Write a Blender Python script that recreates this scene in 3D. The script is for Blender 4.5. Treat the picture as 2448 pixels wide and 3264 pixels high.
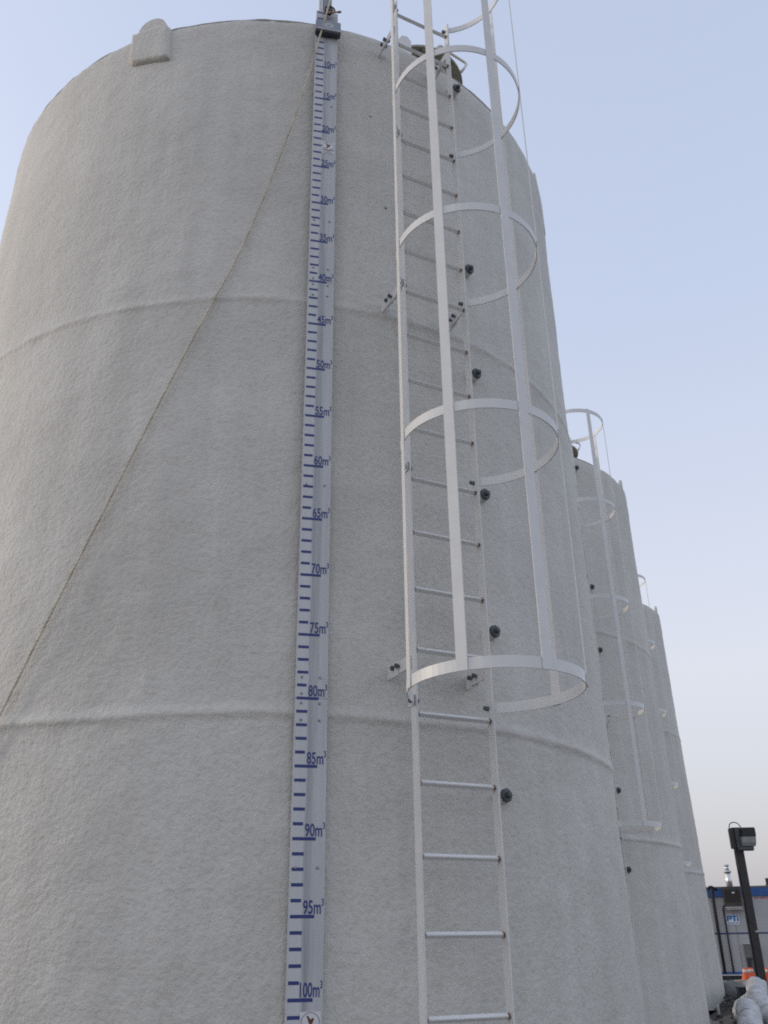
import bpy, bmesh, math, random
from mathutils import Vector, Matrix, Euler, noise

random.seed(7)
for o in list(bpy.data.objects):
    bpy.data.objects.remove(o, do_unlink=True)
SC = bpy.context.scene
COL = SC.collection
R_ = math.radians
PI = math.pi

# ------------------------------------------------------------------ camera
EYE = 1.05
cd = bpy.data.cameras.new('camera')
cam = bpy.data.objects.new('camera', cd)
COL.objects.link(cam)
SC.camera = cam
cd.sensor_fit = 'VERTICAL'
cd.sensor_height = 36.0
cd.lens = 36.0 * 2850.0 / 3264.0
cd.clip_start = 0.05
cd.clip_end = 3000
_th, _ro = 0.4546, -0.0142
fw = Vector((0, math.cos(_th), math.sin(_th)))
up0 = Vector((0, -math.sin(_th), math.cos(_th)))
rt0 = Vector((1, 0, 0))
rt = math.cos(_ro) * rt0 + math.sin(_ro) * up0
up = -math.sin(_ro) * rt0 + math.cos(_ro) * up0
m = Matrix((rt, up, -fw)).transposed().to_4x4()
m.translation = Vector((0, 0, EYE))
cam.matrix_world = m

# ------------------------------------------------------------------ sky and sun
SUN_AZ = 172.0      # degrees, counter-clockwise from +X: the sun stands low on the left
SUN_EL = 13.0
HAZE = 1.0          # share of hazy air in the sky
w = bpy.data.worlds.new('World')
SC.world = w
w.use_nodes = True
nt = w.node_tree
bg = nt.nodes['Background']
sky = nt.nodes.new('ShaderNodeTexSky')
sky.sky_type = 'NISHITA'
sky.sun_disc = False
sky.sun_elevation = R_(SUN_EL)
sky.sun_rotation = R_(90.0 - SUN_AZ)
sky.altitude = 300
sky.air_density = 1.0
sky.dust_density = 8.0
sky.ozone_density = 1.0
# thick bright haze over the clear-sky model: pale grey-lilac at the horizon, blue overhead
tcw = nt.nodes.new('ShaderNodeTexCoord')
sxyz = nt.nodes.new('ShaderNodeSeparateXYZ')
nt.links.new(tcw.outputs['Generated'], sxyz.inputs[0])
hz = nt.nodes.new('ShaderNodeValToRGB')
nt.links.new(sxyz.outputs[2], hz.inputs['Fac'])
STOPS = [(0.0, (0.455, 0.442, 0.485)), (0.10, (0.49, 0.474, 0.52)), (0.26, (0.57, 0.55, 0.585)), (0.42, (0.52, 0.525, 0.60)), (0.60, (0.455, 0.495, 0.61)), (0.80, (0.435, 0.478, 0.60)), (1.0, (0.40, 0.45, 0.58))]
els = hz.color_ramp.elements
els[0].position, els[0].color = STOPS[0][0], (*STOPS[0][1], 1)
els[1].position, els[1].color = STOPS[-1][0], (*STOPS[-1][1], 1)
for p_, c_ in STOPS[1:-1]:
    e_ = els.new(p_)
    e_.color = (*c_, 1)
hs_ = nt.nodes.new('ShaderNodeVectorMath')
hs_.operation = 'SCALE'
hs_.inputs['Scale'].default_value = HAZE / 0.15
nt.links.new(hz.outputs['Color'], hs_.inputs[0])
ss_ = nt.nodes.new('ShaderNodeVectorMath')
ss_.operation = 'SCALE'
ss_.inputs['Scale'].default_value = 0.95
mn_ = nt.nodes.new('ShaderNodeVectorMath')      # thick haze spreads out the glare round the sun
mn_.operation = 'MINIMUM'
mn_.inputs[1].default_value = (6.5, 6.0, 5.4)
nt.links.new(sky.outputs[0], mn_.inputs[0])
nt.links.new(mn_.outputs[0], ss_.inputs[0])
sa_ = nt.nodes.new('ShaderNodeVectorMath')
sa_.operation = 'ADD'
nt.links.new(hs_.outputs[0], sa_.inputs[0])
nt.links.new(ss_.outputs[0], sa_.inputs[1])
nt.links.new(sa_.outputs[0], bg.inputs['Color'])
bg.inputs['Strength'].default_value = 0.15

sl = bpy.data.lights.new('sun', 'SUN')
sun = bpy.data.objects.new('sun', sl)
COL.objects.link(sun)
sl.energy = 0.85
sl.angle = R_(4)
sl.color = (1.0, 0.87, 0.70)
sd = Vector((math.cos(R_(SUN_AZ)) * math.cos(R_(SUN_EL)), math.sin(R_(SUN_AZ)) * math.cos(R_(SUN_EL)), math.sin(R_(SUN_EL))))
sun.rotation_euler = sd.to_track_quat('Z', 'Y').to_euler()

SC.cycles.sampling_pattern = 'BLUE_NOISE'
SC.cycles.filter_width = 1.9
SC.cycles.use_light_tree = False
SC.cycles.use_denoising = False      # keep the fine grain of the coating, as the phone camera did
SC.view_settings.view_transform = 'Standard'
SC.view_settings.look = 'None'
SC.view_settings.gamma = 1.0
SC.view_settings.exposure = 0.0
SC.view_settings.use_curve_mapping = False

# ------------------------------------------------------------------ materials
def principled(name, col, rough=0.6, metal=0.0, spec=0.5):
    mt = bpy.data.materials.new(name)
    mt.use_nodes = True
    b = mt.node_tree.nodes['Principled BSDF']
    b.inputs['Base Color'].default_value = (*col, 1)
    b.inputs['Roughness'].default_value = rough
    b.inputs['Metallic'].default_value = metal
    b.inputs['Specular IOR Level'].default_value = spec
    return mt, mt.node_tree, b

def N(t, kind, **kw):
    n = t.nodes.new(kind)
    for k, v in kw.items():
        if k in n.inputs.keys():
            n.inputs[k].default_value = v
        else:
            setattr(n, k, v)
    return n

def ramp(t, src, stops):
    r = t.nodes.new('ShaderNodeValToRGB')
    el = r.color_ramp.elements
    el[0].position, el[0].color = stops[0][0], (*stops[0][1], 1)
    el[1].position, el[1].color = stops[-1][0], (*stops[-1][1], 1)
    for p, c in stops[1:-1]:
        e = el.new(p)
        e.color = (*c, 1)
    t.links.new(src, r.inputs['Fac'])
    return r

def mixc(t, fac, a, b):
    mx = t.nodes.new('ShaderNodeMix')
    mx.data_type = 'RGBA'
    for sock, v in ((mx.inputs[0], fac), (mx.inputs[6], a), (mx.inputs[7], b)):
        if hasattr(v, 'links'):
            t.links.new(v, sock)
        elif isinstance(v, (int, float)):
            sock.default_value = v
        else:
            sock.default_value = (*v, 1)
    return mx.outputs[2]

def worn(name, col, rough=0.5, metal=0.0, scale=9.0, var=0.12, rust=0.0, rust_col=(0.16, 0.075, 0.03), bump=0.0, bscale=60.0, coord='Object'):
    """painted or bare surface: mottled tone, optional chips showing rust, optional fine relief"""
    mt, t, b = principled(name, col, rough, metal)
    tc = N(t, 'ShaderNodeTexCoord')
    n1 = N(t, 'ShaderNodeTexNoise', Scale=scale, Detail=6.0, Roughness=0.6)
    t.links.new(tc.outputs[coord], n1.inputs['Vector'])
    lo = tuple(c * (1 - var) for c in col)
    hi = tuple(min(1, c * (1 + var)) for c in col)
    c = ramp(t, n1.outputs['Fac'], [(0.3, lo), (0.7, hi)]).outputs['Color']
    if rust > 0:
        n2 = N(t, 'ShaderNodeTexNoise', Scale=scale * 5, Detail=4.0, Roughness=0.65)
        t.links.new(tc.outputs[coord], n2.inputs['Vector'])
        f = ramp(t, n2.outputs['Fac'], [(0.78 - rust, (0, 0, 0)), (0.82 - rust, (1, 1, 1))]).outputs['Color']
        c = mixc(t, f, c, rust_col)
    t.links.new(c, b.inputs['Base Color'])
    if bump > 0:
        n3 = N(t, 'ShaderNodeTexNoise', Scale=bscale, Detail=4.0, Roughness=0.6)
        t.links.new(tc.outputs[coord], n3.inputs['Vector'])
        bp = N(t, 'ShaderNodeBump', Strength=bump, Distance=0.01)
        t.links.new(n3.outputs['Fac'], bp.inputs['Height'])
        t.links.new(bp.outputs['Normal'], b.inputs['Normal'])
    return mt

def foam_material():
    mt, t, b = principled('sprayed_foam', (0.62, 0.61, 0.585), 0.62, 0.0, 0.35)
    tc = N(t, 'ShaderNodeTexCoord')
    V = tc.outputs['Object']
    # broad tone: faint blotches and faint vertical runs
    big = N(t, 'ShaderNodeTexNoise', Scale=0.9, Detail=5.0, Roughness=0.6)
    t.links.new(V, big.inputs['Vector'])
    mp = N(t, 'ShaderNodeMapping')
    mp.inputs['Scale'].default_value = (7, 7, 0.35)
    t.links.new(V, mp.inputs['Vector'])
    run = N(t, 'ShaderNodeTexNoise', Scale=1.0, Detail=4.0, Roughness=0.55)
    t.links.new(mp.outputs[0], run.inputs['Vector'])
    ad = N(t, 'ShaderNodeMath', operation='MULTIPLY_ADD')
    t.links.new(run.outputs['Fac'], ad.inputs[0])
    ad.inputs[1].default_value = 0.6
    t.links.new(big.outputs['Fac'], ad.inputs[2])
    c = ramp(t, ad.outputs[0], [(0.5, (0.525, 0.504, 0.46)), (0.8, (0.607, 0.584, 0.535)), (1.1, (0.665, 0.642, 0.594))]).outputs['Color']
    # relief of the spray: rounded popcorn bumps over finer grain, plus a slightly darker tone in the pits
    g1 = N(t, 'ShaderNodeTexNoise', Scale=36.0, Detail=3.0, Roughness=0.6)
    g2 = N(t, 'ShaderNodeTexNoise', Scale=120.0, Detail=2.0, Roughness=0.6)
    for g in (g1, g2):
        t.links.new(V, g.inputs['Vector'])
    hs = N(t, 'ShaderNodeMath', operation='MULTIPLY_ADD')
    t.links.new(g2.outputs['Fac'], hs.inputs[0])
    hs.inputs[1].default_value = 0.25
    t.links.new(g1.outputs['Fac'], hs.inputs[2])
    pit = ramp(t, hs.outputs[0], [(0.45, (0.92, 0.912, 0.90)), (0.64, (1, 1, 1))]).outputs['Color']
    mu = t.nodes.new('ShaderNodeMix')
    mu.data_type = 'RGBA'
    mu.blend_type = 'MULTIPLY'
    mu.inputs[0].default_value = 1.0
    t.links.new(c, mu.inputs[6])
    t.links.new(pit, mu.inputs[7])
    c = mu.outputs[2]
    # sparse pecked holes
    vo = N(t, 'ShaderNodeTexVoronoi', Scale=1.9)
    t.links.new(V, vo.inputs['Vector'])
    sp = ramp(t, vo.outputs['Distance'], [(0.013, (1, 1, 1)), (0.022, (0, 0, 0))]).outputs['Color']
    c = mixc(t, sp, c, (0.10, 0.085, 0.06))
    t.links.new(c, b.inputs['Base Color'])
    bp = N(t, 'ShaderNodeBump', Strength=0.62, Distance=0.0125)
    t.links.new(hs.outputs[0], bp.inputs['Height'])
    t.links.new(bp.outputs['Normal'], b.inputs['Normal'])
    return mt

def rung_material():
    """white square bar with rust at the weld at each end"""
    mt, t, b = principled('rung_paint', (0.72, 0.715, 0.70), 0.45)
    tc = N(t, 'ShaderNodeTexCoord')
    sp = N(t, 'ShaderNodeSeparateXYZ')
    t.links.new(tc.outputs['Object'], sp.inputs[0])
    ab = N(t, 'ShaderNodeMath', operation='ABSOLUTE')
    t.links.new(sp.outputs[0], ab.inputs[0])
    n2 = N(t, 'ShaderNodeTexNoise', Scale=90.0, Detail=3.0)
    t.links.new(tc.outputs['Object'], n2.inputs['Vector'])
    ad = N(t, 'ShaderNodeMath', operation='MULTIPLY_ADD')
    t.links.new(n2.outputs['Fac'], ad.inputs[0])
    ad.inputs[1].default_value = 0.022
    t.links.new(ab.outputs[0], ad.inputs[2])
    f = ramp(t, ad.outputs[0], [(0.196, (0, 0, 0)), (0.202, (1, 1, 1))]).outputs['Color']
    n3 = N(t, 'ShaderNodeTexNoise', Scale=45.0, Detail=4.0)
    t.links.new(tc.outputs['Object'], n3.inputs['Vector'])
    ch = ramp(t, n3.outputs['Fac'], [(0.70, (0, 0, 0)), (0.73, (1, 1, 1))]).outputs['Color']
    c = mixc(t, ch, (0.72, 0.715, 0.70), (0.22, 0.17, 0.13))
    c = mixc(t, f, c, (0.20, 0.085, 0.03))
    t.links.new(c, b.inputs['Base Color'])
    return mt

def rope_material():
    mt, t, b = principled('rope_fibre', (0.42, 0.32, 0.19), 0.85)
    tc = N(t, 'ShaderNodeTexCoord')
    n1 = N(t, 'ShaderNodeTexNoise', Scale=14.0, Detail=3.0)
    t.links.new(tc.outputs['Object'], n1.inputs['Vector'])
    c = ramp(t, n1.outputs['Fac'], [(0.35, (0.50, 0.45, 0.355)), (0.65, (0.70, 0.64, 0.53))]).outputs['Color']
    t.links.new(c, b.inputs['Base Color'])
    return mt

M = {}
M['foam'] = foam_material()
M['paint'] = worn('white_paint', (0.72, 0.715, 0.70), 0.42, var=0.05, scale=6, rust=0.055)
M['rung'] = rung_material()
M['bolt'] = worn('zinc_bolt', (0.13, 0.14, 0.15), 0.45, 0.6, scale=60, var=0.3)
M['plug'] = worn('black_plug', (0.060, 0.070, 0.080), 0.4, scale=50, var=0.3)
M['stub'] = worn('stub_paint', (0.62, 0.60, 0.56), 0.6, scale=25, var=0.15, rust=0.06, bump=0.3)
M['lid'] = worn('lid_steel', (0.34, 0.31, 0.235), 0.65, scale=10, var=0.2, rust=0.04)
M['crust'] = worn('rim_crust', (0.55, 0.53, 0.49), 0.9, scale=14, var=0.2, rust=0.16, rust_col=(0.12, 0.10, 0.08), bump=0.6, bscale=50)
M['roof'] = worn('roof_coat', (0.60, 0.59, 0.57), 0.7, scale=4, var=0.1)
def gauge_material():
    """painted aluminium strip with a streaky darker band down the middle and right"""
    mt, t, b = principled('gauge_aluminium', (0.47, 0.49, 0.535), 0.36)
    tc = N(t, 'ShaderNodeTexCoord')
    sx = N(t, 'ShaderNodeSeparateXYZ')
    t.links.new(tc.outputs['Object'], sx.inputs[0])
    mp = N(t, 'ShaderNodeMapping')
    mp.inputs['Scale'].default_value = (30, 30, 1.6)
    t.links.new(tc.outputs['Object'], mp.inputs['Vector'])
    n1 = N(t, 'ShaderNodeTexNoise', Scale=1.0, Detail=5.0, Roughness=0.65)
    t.links.new(mp.outputs[0], n1.inputs['Vector'])
    ad = N(t, 'ShaderNodeMath', operation='MULTIPLY_ADD')
    t.links.new(n1.outputs['Fac'], ad.inputs[0])
    ad.inputs[1].default_value = 0.05
    t.links.new(sx.outputs[0], ad.inputs[2])
    f = ramp(t, ad.outputs[0], [(0.005, (0, 0, 0)), (0.014, (1, 1, 1)), (0.034, (0.75, 0.75, 0.75)), (0.06, (0.25, 0.25, 0.25))]).outputs['Color']
    c1 = ramp(t, n1.outputs['Fac'], [(0.3, (0.525, 0.53, 0.54)), (0.7, (0.60, 0.605, 0.615))]).outputs['Color']
    c2 = ramp(t, n1.outputs['Fac'], [(0.3, (0.27, 0.275, 0.285)), (0.7, (0.44, 0.447, 0.465))]).outputs['Color']
    t.links.new(mixc(t, f, c1, c2), b.inputs['Base Color'])
    return mt
M['gauge'] = gauge_material()
M['navy'] = principled('navy_print', (0.024, 0.042, 0.185), 0.5)[0]
M['rivet'] = worn('rivet_steel', (0.30, 0.31, 0.33), 0.45, 0.4, scale=80, var=0.3)
M['box_grey'] = worn('indicator_plastic', (0.27, 0.30, 0.345), 0.45, scale=20, var=0.08)
M['box_dark'] = principled('indicator_underside', (0.05, 0.055, 0.07), 0.6)[0]
M['sticker'] = principled('sticker_white', (0.70, 0.69, 0.69), 0.4)[0]
M['sticker_grey'] = principled('sticker_grey', (0.20, 0.20, 0.235), 0.5)[0]
M['brown'] = worn('emblem_brown', (0.13, 0.045, 0.03), 0.5, scale=80, var=0.3)
M['rope'] = rope_material()
M['copper'] = principled('cord_copper', (0.42, 0.23, 0.13), 0.5)[0]
M['black'] = worn('black_paint', (0.022, 0.022, 0.026), 0.5, scale=20, var=0.3)
M['pole'] = worn('pole_paint', (0.040, 0.036, 0.038), 0.55, scale=12, var=0.25)
M['lamp_grey'] = worn('lamp_body', (0.10, 0.105, 0.11), 0.5, scale=18, var=0.25)
M['lens'] = worn('lamp_lens', (0.36, 0.37, 0.36), 0.18, scale=14, var=0.15)
M['shack'] = worn('shack_cladding', (0.375, 0.378, 0.39), 0.5, scale=1.5, var=0.06)
M['blue'] = worn('blue_trim', (0.018, 0.085, 0.27), 0.45, scale=4, var=0.15)
M['stripe'] = principled('stripe_blue', (0.03, 0.05, 0.14), 0.5)[0]
M['heater'] = worn('heater_brown', (0.045, 0.040, 0.036), 0.55, scale=25, var=0.3)
M['alu'] = worn('bare_aluminium', (0.55, 0.54, 0.53), 0.35, 0.5, scale=20, var=0.15)
M['chrome'] = worn('stainless_flue', (0.62, 0.61, 0.60), 0.22, 0.95, scale=8, var=0.08)
M['white_sign'] = principled('sign_white', (0.66, 0.68, 0.70), 0.4)[0]
M['sign_blue'] = principled('sign_blue', (0.012, 0.13, 0.42), 0.45)[0]
M['sign_pale'] = principled('sign_pale_blue', (0.15, 0.33, 0.48), 0.45)[0]
M['red'] = principled('red_marker', (0.42, 0.10, 0.13), 0.6)[0]
M['panel'] = worn('panel_grey', (0.115, 0.12, 0.125), 0.5, scale=6, var=0.1)
M['skid'] = worn('skid_steel', (0.028, 0.03, 0.038), 0.6, scale=8, var=0.3)
M['wood'] = worn('plank_wood', (0.36, 0.29, 0.19), 0.8, scale=5, var=0.25)
M['wrap'] = worn('pipe_wrap', (0.52, 0.52, 0.525), 0.6, scale=9, var=0.25, rust=0.09, rust_col=(0.25, 0.22, 0.18), bump=0.8, bscale=18)
M['orange'] = worn('cone_orange', (0.62, 0.075, 0.015), 0.5, scale=10, var=0.12)
M['reflect'] = principled('cone_collar', (0.55, 0.50, 0.44), 0.4)[0]
M['cloth'] = worn('tarp_grey', (0.19, 0.19, 0.185), 0.8, scale=3, var=0.3, bump=0.6, bscale=12)
M['bag'] = worn('white_bag', (0.55, 0.55, 0.56), 0.6, scale=6, var=0.1, bump=0.4, bscale=12)
M['rock'] = worn('crushed_rock', (0.085, 0.082, 0.08), 0.9, scale=6, var=0.4, bump=0.5, bscale=30)

def ground_material():
    mt, t, b = principled('gravel_yard', (0.17, 0.16, 0.15), 0.95)
    tc = N(t, 'ShaderNodeTexCoord')
    n1 = N(t, 'ShaderNodeTexNoise', Scale=0.35, Detail=8.0, Roughness=0.65)
    n2 = N(t, 'ShaderNodeTexNoise', Scale=26.0, Detail=5.0, Roughness=0.7)
    for n_ in (n1, n2):
        t.links.new(tc.outputs['Object'], n_.inputs['Vector'])
    a = ramp(t, n1.outputs['Fac'], [(0.3, (0.12, 0.112, 0.10)), (0.7, (0.24, 0.23, 0.215))]).outputs['Color']
    c = ramp(t, n2.outputs['Fac'], [(0.3, (0.07, 0.065, 0.06)), (0.7, (0.33, 0.32, 0.30))]).outputs['Color']
    t.links.new(mixc(t, 0.5, a, c), b.inputs['Base Color'])
    bp = N(t, 'ShaderNodeBump', Strength=0.8, Distance=0.04)
    t.links.new(n2.outputs['Fac'], bp.inputs['Height'])
    t.links.new(bp.outputs['Normal'], b.inputs['Normal'])
    return mt
M['ground'] = ground_material()

# ------------------------------------------------------------------ mesh helpers
def empty(name, loc=(0, 0, 0), rz=0.0, rot=None):
    o = bpy.data.objects.new(name, None)
    COL.objects.link(o)
    o.location = loc
    o.rotation_euler = rot if rot else (0, 0, rz)
    o.empty_display_size = 0.2
    return o

def tag(o, label=None, cat=None, group=None, kind=None):
    if label: o['label'] = label
    if cat: o['category'] = cat
    if group: o['group'] = group
    if kind: o['kind'] = kind
    return o

def link(name, me, mat=None, parent=None, loc=(0, 0, 0), rot=(0, 0, 0), smooth=False, label=None):
    if mat is not None and not me.materials:
        me.materials.append(mat)
    if smooth:
        for p in me.polygons:
            p.use_smooth = True
    o = bpy.data.objects.new(name, me)
    COL.objects.link(o)
    o.location = loc
    o.rotation_euler = rot
    if parent is not None:
        o.parent = parent
    if label:
        o['label'] = label
    return o

def bm_mesh(bm, name):
    bmesh.ops.recalc_face_normals(bm, faces=bm.faces)
    me = bpy.data.meshes.new(name)
    bm.to_mesh(me)
    bm.free()
    return me

def box_into(bm, c, s, rot=None, bevel=0.0):
    r = bmesh.ops.create_cube(bm, size=1.0)
    vs = r['verts']
    bmesh.ops.scale(bm, vec=s, verts=vs)
    if bevel > 0:
        es = list({e for v in vs for e in v.link_edges})
        q = bmesh.ops.bevel(bm, geom=es, offset=bevel, segments=2, affect='EDGES')
        vs = list({v for f in q['faces'] for v in f.verts} | {v for v in vs if v.is_valid})
    if rot is not None:
        bmesh.ops.rotate(bm, cent=(0, 0, 0), matrix=Euler(rot).to_matrix(), verts=vs)
    bmesh.ops.translate(bm, vec=c, verts=vs)

def box_mesh(name, s, bevel=0.0, c=(0, 0, 0), rot=None):
    bm = bmesh.new()
    box_into(bm, c, s, rot, bevel)
    return bm_mesh(bm, name)

def lathe_into(bm, prof, seg=20, cap=True, M4=None):
    """prof: (radius, height) pairs, turned about local z"""
    rings = []
    for r, z in prof:
        ring = []
        for i in range(seg):
            a = 2 * PI * i / seg
            v = Vector((r * math.cos(a), r * math.sin(a), z))
            ring.append(bm.verts.new(M4 @ v if M4 else v))
        rings.append(ring)
    for a, b in zip(rings, rings[1:]):
        for i in range(seg):
            bm.faces.new((a[i], a[(i + 1) % seg], b[(i + 1) % seg], b[i]))
    if cap:
        bm.faces.new(rings[0][::-1])
        bm.faces.new(rings[-1])

def lathe_mesh(name, prof, seg=20, M4=None):
    bm = bmesh.new()
    lathe_into(bm, prof, seg, True, M4)
    return bm_mesh(bm, name)

def tube_into(bm, path, r, seg=8, radii=None):
    path = [Vector(p) for p in path]
    rings = []
    prevx = None
    for i, p in enumerate(path):
        d = (path[min(i + 1, len(path) - 1)] - path[max(i - 1, 0)]).normalized()
        if prevx is None:
            h = Vector((0, 0, 1)) if abs(d.z) < 0.9 else Vector((1, 0, 0))
            x = d.cross(h).normalized()
        else:
            x = (prevx - d * prevx.dot(d)).normalized()
        y = d.cross(x)
        prevx = x
        rr = radii[i] if radii else r
        rings.append([bm.verts.new(p + rr * (math.cos(2 * PI * k / seg) * x + math.sin(2 * PI * k / seg) * y)) for k in range(seg)])
    for a, b in zip(rings, rings[1:]):
        for k in range(seg):
            bm.faces.new((a[k], a[(k + 1) % seg], b[(k + 1) % seg], b[k]))
    bm.faces.new(rings[0][::-1])
    bm.faces.new(rings[-1])

def tube_mesh(name, path, r, seg=8, radii=None):
    bm = bmesh.new()
    tube_into(bm, path, r, seg, radii)
    return bm_mesh(bm, name)

def ribbon_mesh(name, path, z0, z1, th, side=1):
    """flat bar standing on edge: horizontal path of (x, y), thickened to the outer side"""
    bm = bmesh.new()
    n = len(path)
    P = [Vector((p[0], p[1], 0)) for p in path]
    rows = []
    for i in range(n):
        d = (P[min(i + 1, n - 1)] - P[max(i - 1, 0)]).normalized()
        nn = Vector((-d.y, d.x, 0)) * side
        a = P[i]
        b = P[i] + nn * th
        rows.append([bm.verts.new((a.x, a.y, z0)), bm.verts.new((b.x, b.y, z0)), bm.verts.new((b.x, b.y, z1)), bm.verts.new((a.x, a.y, z1))])
    for a, b in zip(rows, rows[1:]):
        for k in range(4):
            bm.faces.new((a[k], a[(k + 1) % 4], b[(k + 1) % 4], b[k]))
    bm.faces.new(rows[0])
    bm.faces.new(rows[-1][::-1])
    return bm_mesh(bm, name)

def plate_mesh(name, outline, th, holes=()):
    """flat plate in local xz, thickness along y; outline counter-clockwise list of (x, z)"""
    bm = bmesh.new()
    edges = []
    for loop in [outline] + list(holes):
        vs = [bm.verts.new((x, 0, z)) for x, z in loop]
        edges += [bm.edges.new((vs[i], vs[(i + 1) % len(vs)])) for i in range(len(vs))]
    bmesh.ops.triangle_fill(bm, use_beauty=True, use_dissolve=False, edges=edges)
    if holes:
        for h in holes:
            cx = sum(p[0] for p in h) / len(h)
            cz = sum(p[1] for p in h) / len(h)
            rr = max(math.hypot(p[0] - cx, p[1] - cz) for p in h) * 1.001
            bad = [f for f in bm.faces if all(math.hypot(v.co.x - cx, v.co.z - cz) <= rr for v in f.verts)]
            bmesh.ops.delete(bm, geom=bad, context='FACES_ONLY')
    r = bmesh.ops.extrude_face_region(bm, geom=list(bm.faces))
    bmesh.ops.translate(bm, vec=(0, th, 0), verts=[g for g in r['geom'] if isinstance(g, bmesh.types.BMVert)])
    return bm_mesh(bm, name)

def circle_pts(cx, cz, r, n=16, a0=0, a1=2 * PI, close=False):
    k = n if not close else n - 1
    return [(cx + r * math.cos(a0 + (a1 - a0) * i / k), cz + r * math.sin(a0 + (a1 - a0) * i / k)) for i in range(n)]

def text_mesh(body, size, depth=0.0004, xs=1.0, bold=0.0):
    cu = bpy.data.curves.new('text', 'FONT')
    cu.body = body
    cu.size = size
    cu.extrude = depth
    cu.offset = bold
    cu.resolution_u = 3
    ob = bpy.data.objects.new('text', cu)
    COL.objects.link(ob)
    bpy.context.view_layer.update()
    dg = bpy.context.evaluated_depsgraph_get()
    me = bpy.data.meshes.new_from_object(ob.evaluated_get(dg))
    bpy.data.objects.remove(ob, do_unlink=True)
    bpy.data.curves.remove(cu)
    for v in me.vertices:
        v.co.x *= xs
    me.materials.clear()
    return me

def copy_tree(o, parent=None):
    c = o.copy()
    COL.objects.link(c)
    c.parent = parent
    for ch in list(o.children):
        copy_tree(ch, c)
    return c

def hexprof(r, h):
    return [(r, 0), (r, h * 0.85), (r * 0.85, h)]

# ------------------------------------------------------------------ ground
def build_ground():
    bm = bmesh.new()
    xs = [-1200, -300, -80, -30] + [-12 + i * 1.5 for i in range(25)] + [40, 100, 300, 1200]
    ys = [-1200, -200, -40, -10] + [-4 + i * 1.5 for i in range(35)] + [60, 120, 300, 1200]
    g = [[bm.verts.new((x, y, 0.03 * noise.noise(Vector((x * 0.3, y * 0.3, 1.7))) if abs(x) < 45 and -12 < y < 62 else 0.0)) for x in xs] for y in ys]
    for j in range(len(ys) - 1):
        for i in range(len(xs) - 1):
            bm.faces.new((g[j][i], g[j][i + 1], g[j + 1][i + 1], g[j + 1][i]))
    o = link('ground', bm_mesh(bm, 'ground'), M['ground'], smooth=True)
    tag(o, kind='structure')
build_ground()

# ------------------------------------------------------------------ tanks
TR = 2.378          # outer radius with the foam
TH = 6.882          # height of the rim above the tank base
TANKS = [  # x, y, base z, turn, lean
    (-0.8829, 6.4826, 0.05, 0.0, 0.0),
    (1.369, 12.578, 0.12, -5.8, 0.35),
    (3.4535, 18.235, 0.17, -6.8, 0.7),
]
SEAMS = (1.985, 4.395)

def foam_radius(z):
    r = TR
    for s in SEAMS:
        d = z - s
        r += (0.0095 if s < 3 else 0.007) * math.exp(-(d / (0.022 if d < 0 else 0.030)) ** 2) + 0.003 * math.exp(-(d / 0.10) ** 2)
    r += 0.036 * max(0.0, (5.2 - z) / 5.2) ** 1.3
    return r

def shell_mesh():
    zs = []
    z = -0.11
    while z < TH - 0.052:
        zs.append(z)
        near = min(abs(z - s) for s in SEAMS)
        z += 0.008 if near < 0.07 else (0.022 if near < 0.15 else 0.034)
    prof = [(foam_radius(z), z) for z in zs]
    for k in range(1, 7):   # rounded shoulder
        a = PI / 2 * k / 6
        prof.append((TR - 0.05 + 0.05 * math.cos(a), TH - 0.05 + 0.05 * math.sin(a)))
    seg = 460
    verts, faces = [], []
    for r, z in prof:
        for i in range(seg):
            a = 2 * PI * i / seg
            c, s = math.cos(a), math.sin(a)
            p = Vector((c * TR, s * TR, z))
            d = 0.012 * noise.noise(p * 0.9) + 0.0055 * noise.noise(p * 2.9 + Vector((3, 1, 9))) + 0.0035 * noise.noise(p * 9.0) + 0.0028 * noise.noise(p * 19.0)
            zz = z
            if z < -0.09:      # ragged lower hem of the foam
                zz = z + 0.05 * abs(noise.noise(Vector((c * 9, s * 9, 4.2))))
            wob = 0.012 * noise.noise(Vector((c * 4, s * 4, 7.7)))   # seams wander a little
            rr = r + d
            if min(abs(z - q) for q in SEAMS) < 0.14:
                rr = foam_radius(z + wob) + d
            if z > TH - 0.06:
                zz += 0.012 * noise.noise(Vector((c * 14, s * 14, 2.2)))
            verts.append((rr * c, rr * s, zz))
    n = len(prof)
    for j in range(n - 1):
        b0, b1 = j * seg, (j + 1) * seg
        for i in range(seg):
            k = (i + 1) % seg
            faces.append((b0 + i, b0 + k, b1 + k, b1 + i))
    me = bpy.data.meshes.new('tank_shell')
    me.from_pydata(verts, [], faces)
    me.update()
    return me

def ring_mesh(name, r, z, tube, amp, seg=300):
    """irregular bead running round the rim"""
    bm = bmesh.new()
    rows = []
    for i in range(seg):
        a = 2 * PI * i / seg
        c, s = math.cos(a), math.sin(a)
        t = tube * (1 + amp * noise.noise(Vector((c * 22, s * 22, 0.3))))
        zz = z + 0.010 * noise.noise(Vector((c * 12, s * 12, 5.0)))
        rows.append([bm.verts.new(((r + t * math.cos(b)) * c, (r + t * math.cos(b)) * s, zz + t * math.sin(b))) for b in [2 * PI * k / 6 for k in range(6)]])
    for i in range(seg):
        a, b = rows[i], rows[(i + 1) % seg]
        for k in range(6):
            bm.faces.new((a[k], a[(k + 1) % 6], b[(k + 1) % 6], b[k]))
    return bm_mesh(bm, name)

def polar(r, az, z):
    return Vector((r * math.cos(R_(az)), r * math.sin(R_(az)), z))

def lumpy(me, amp, sc):
    for v in me.vertices:
        v.co += v.normal * amp * noise.noise(v.co * sc)
    return me

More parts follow.
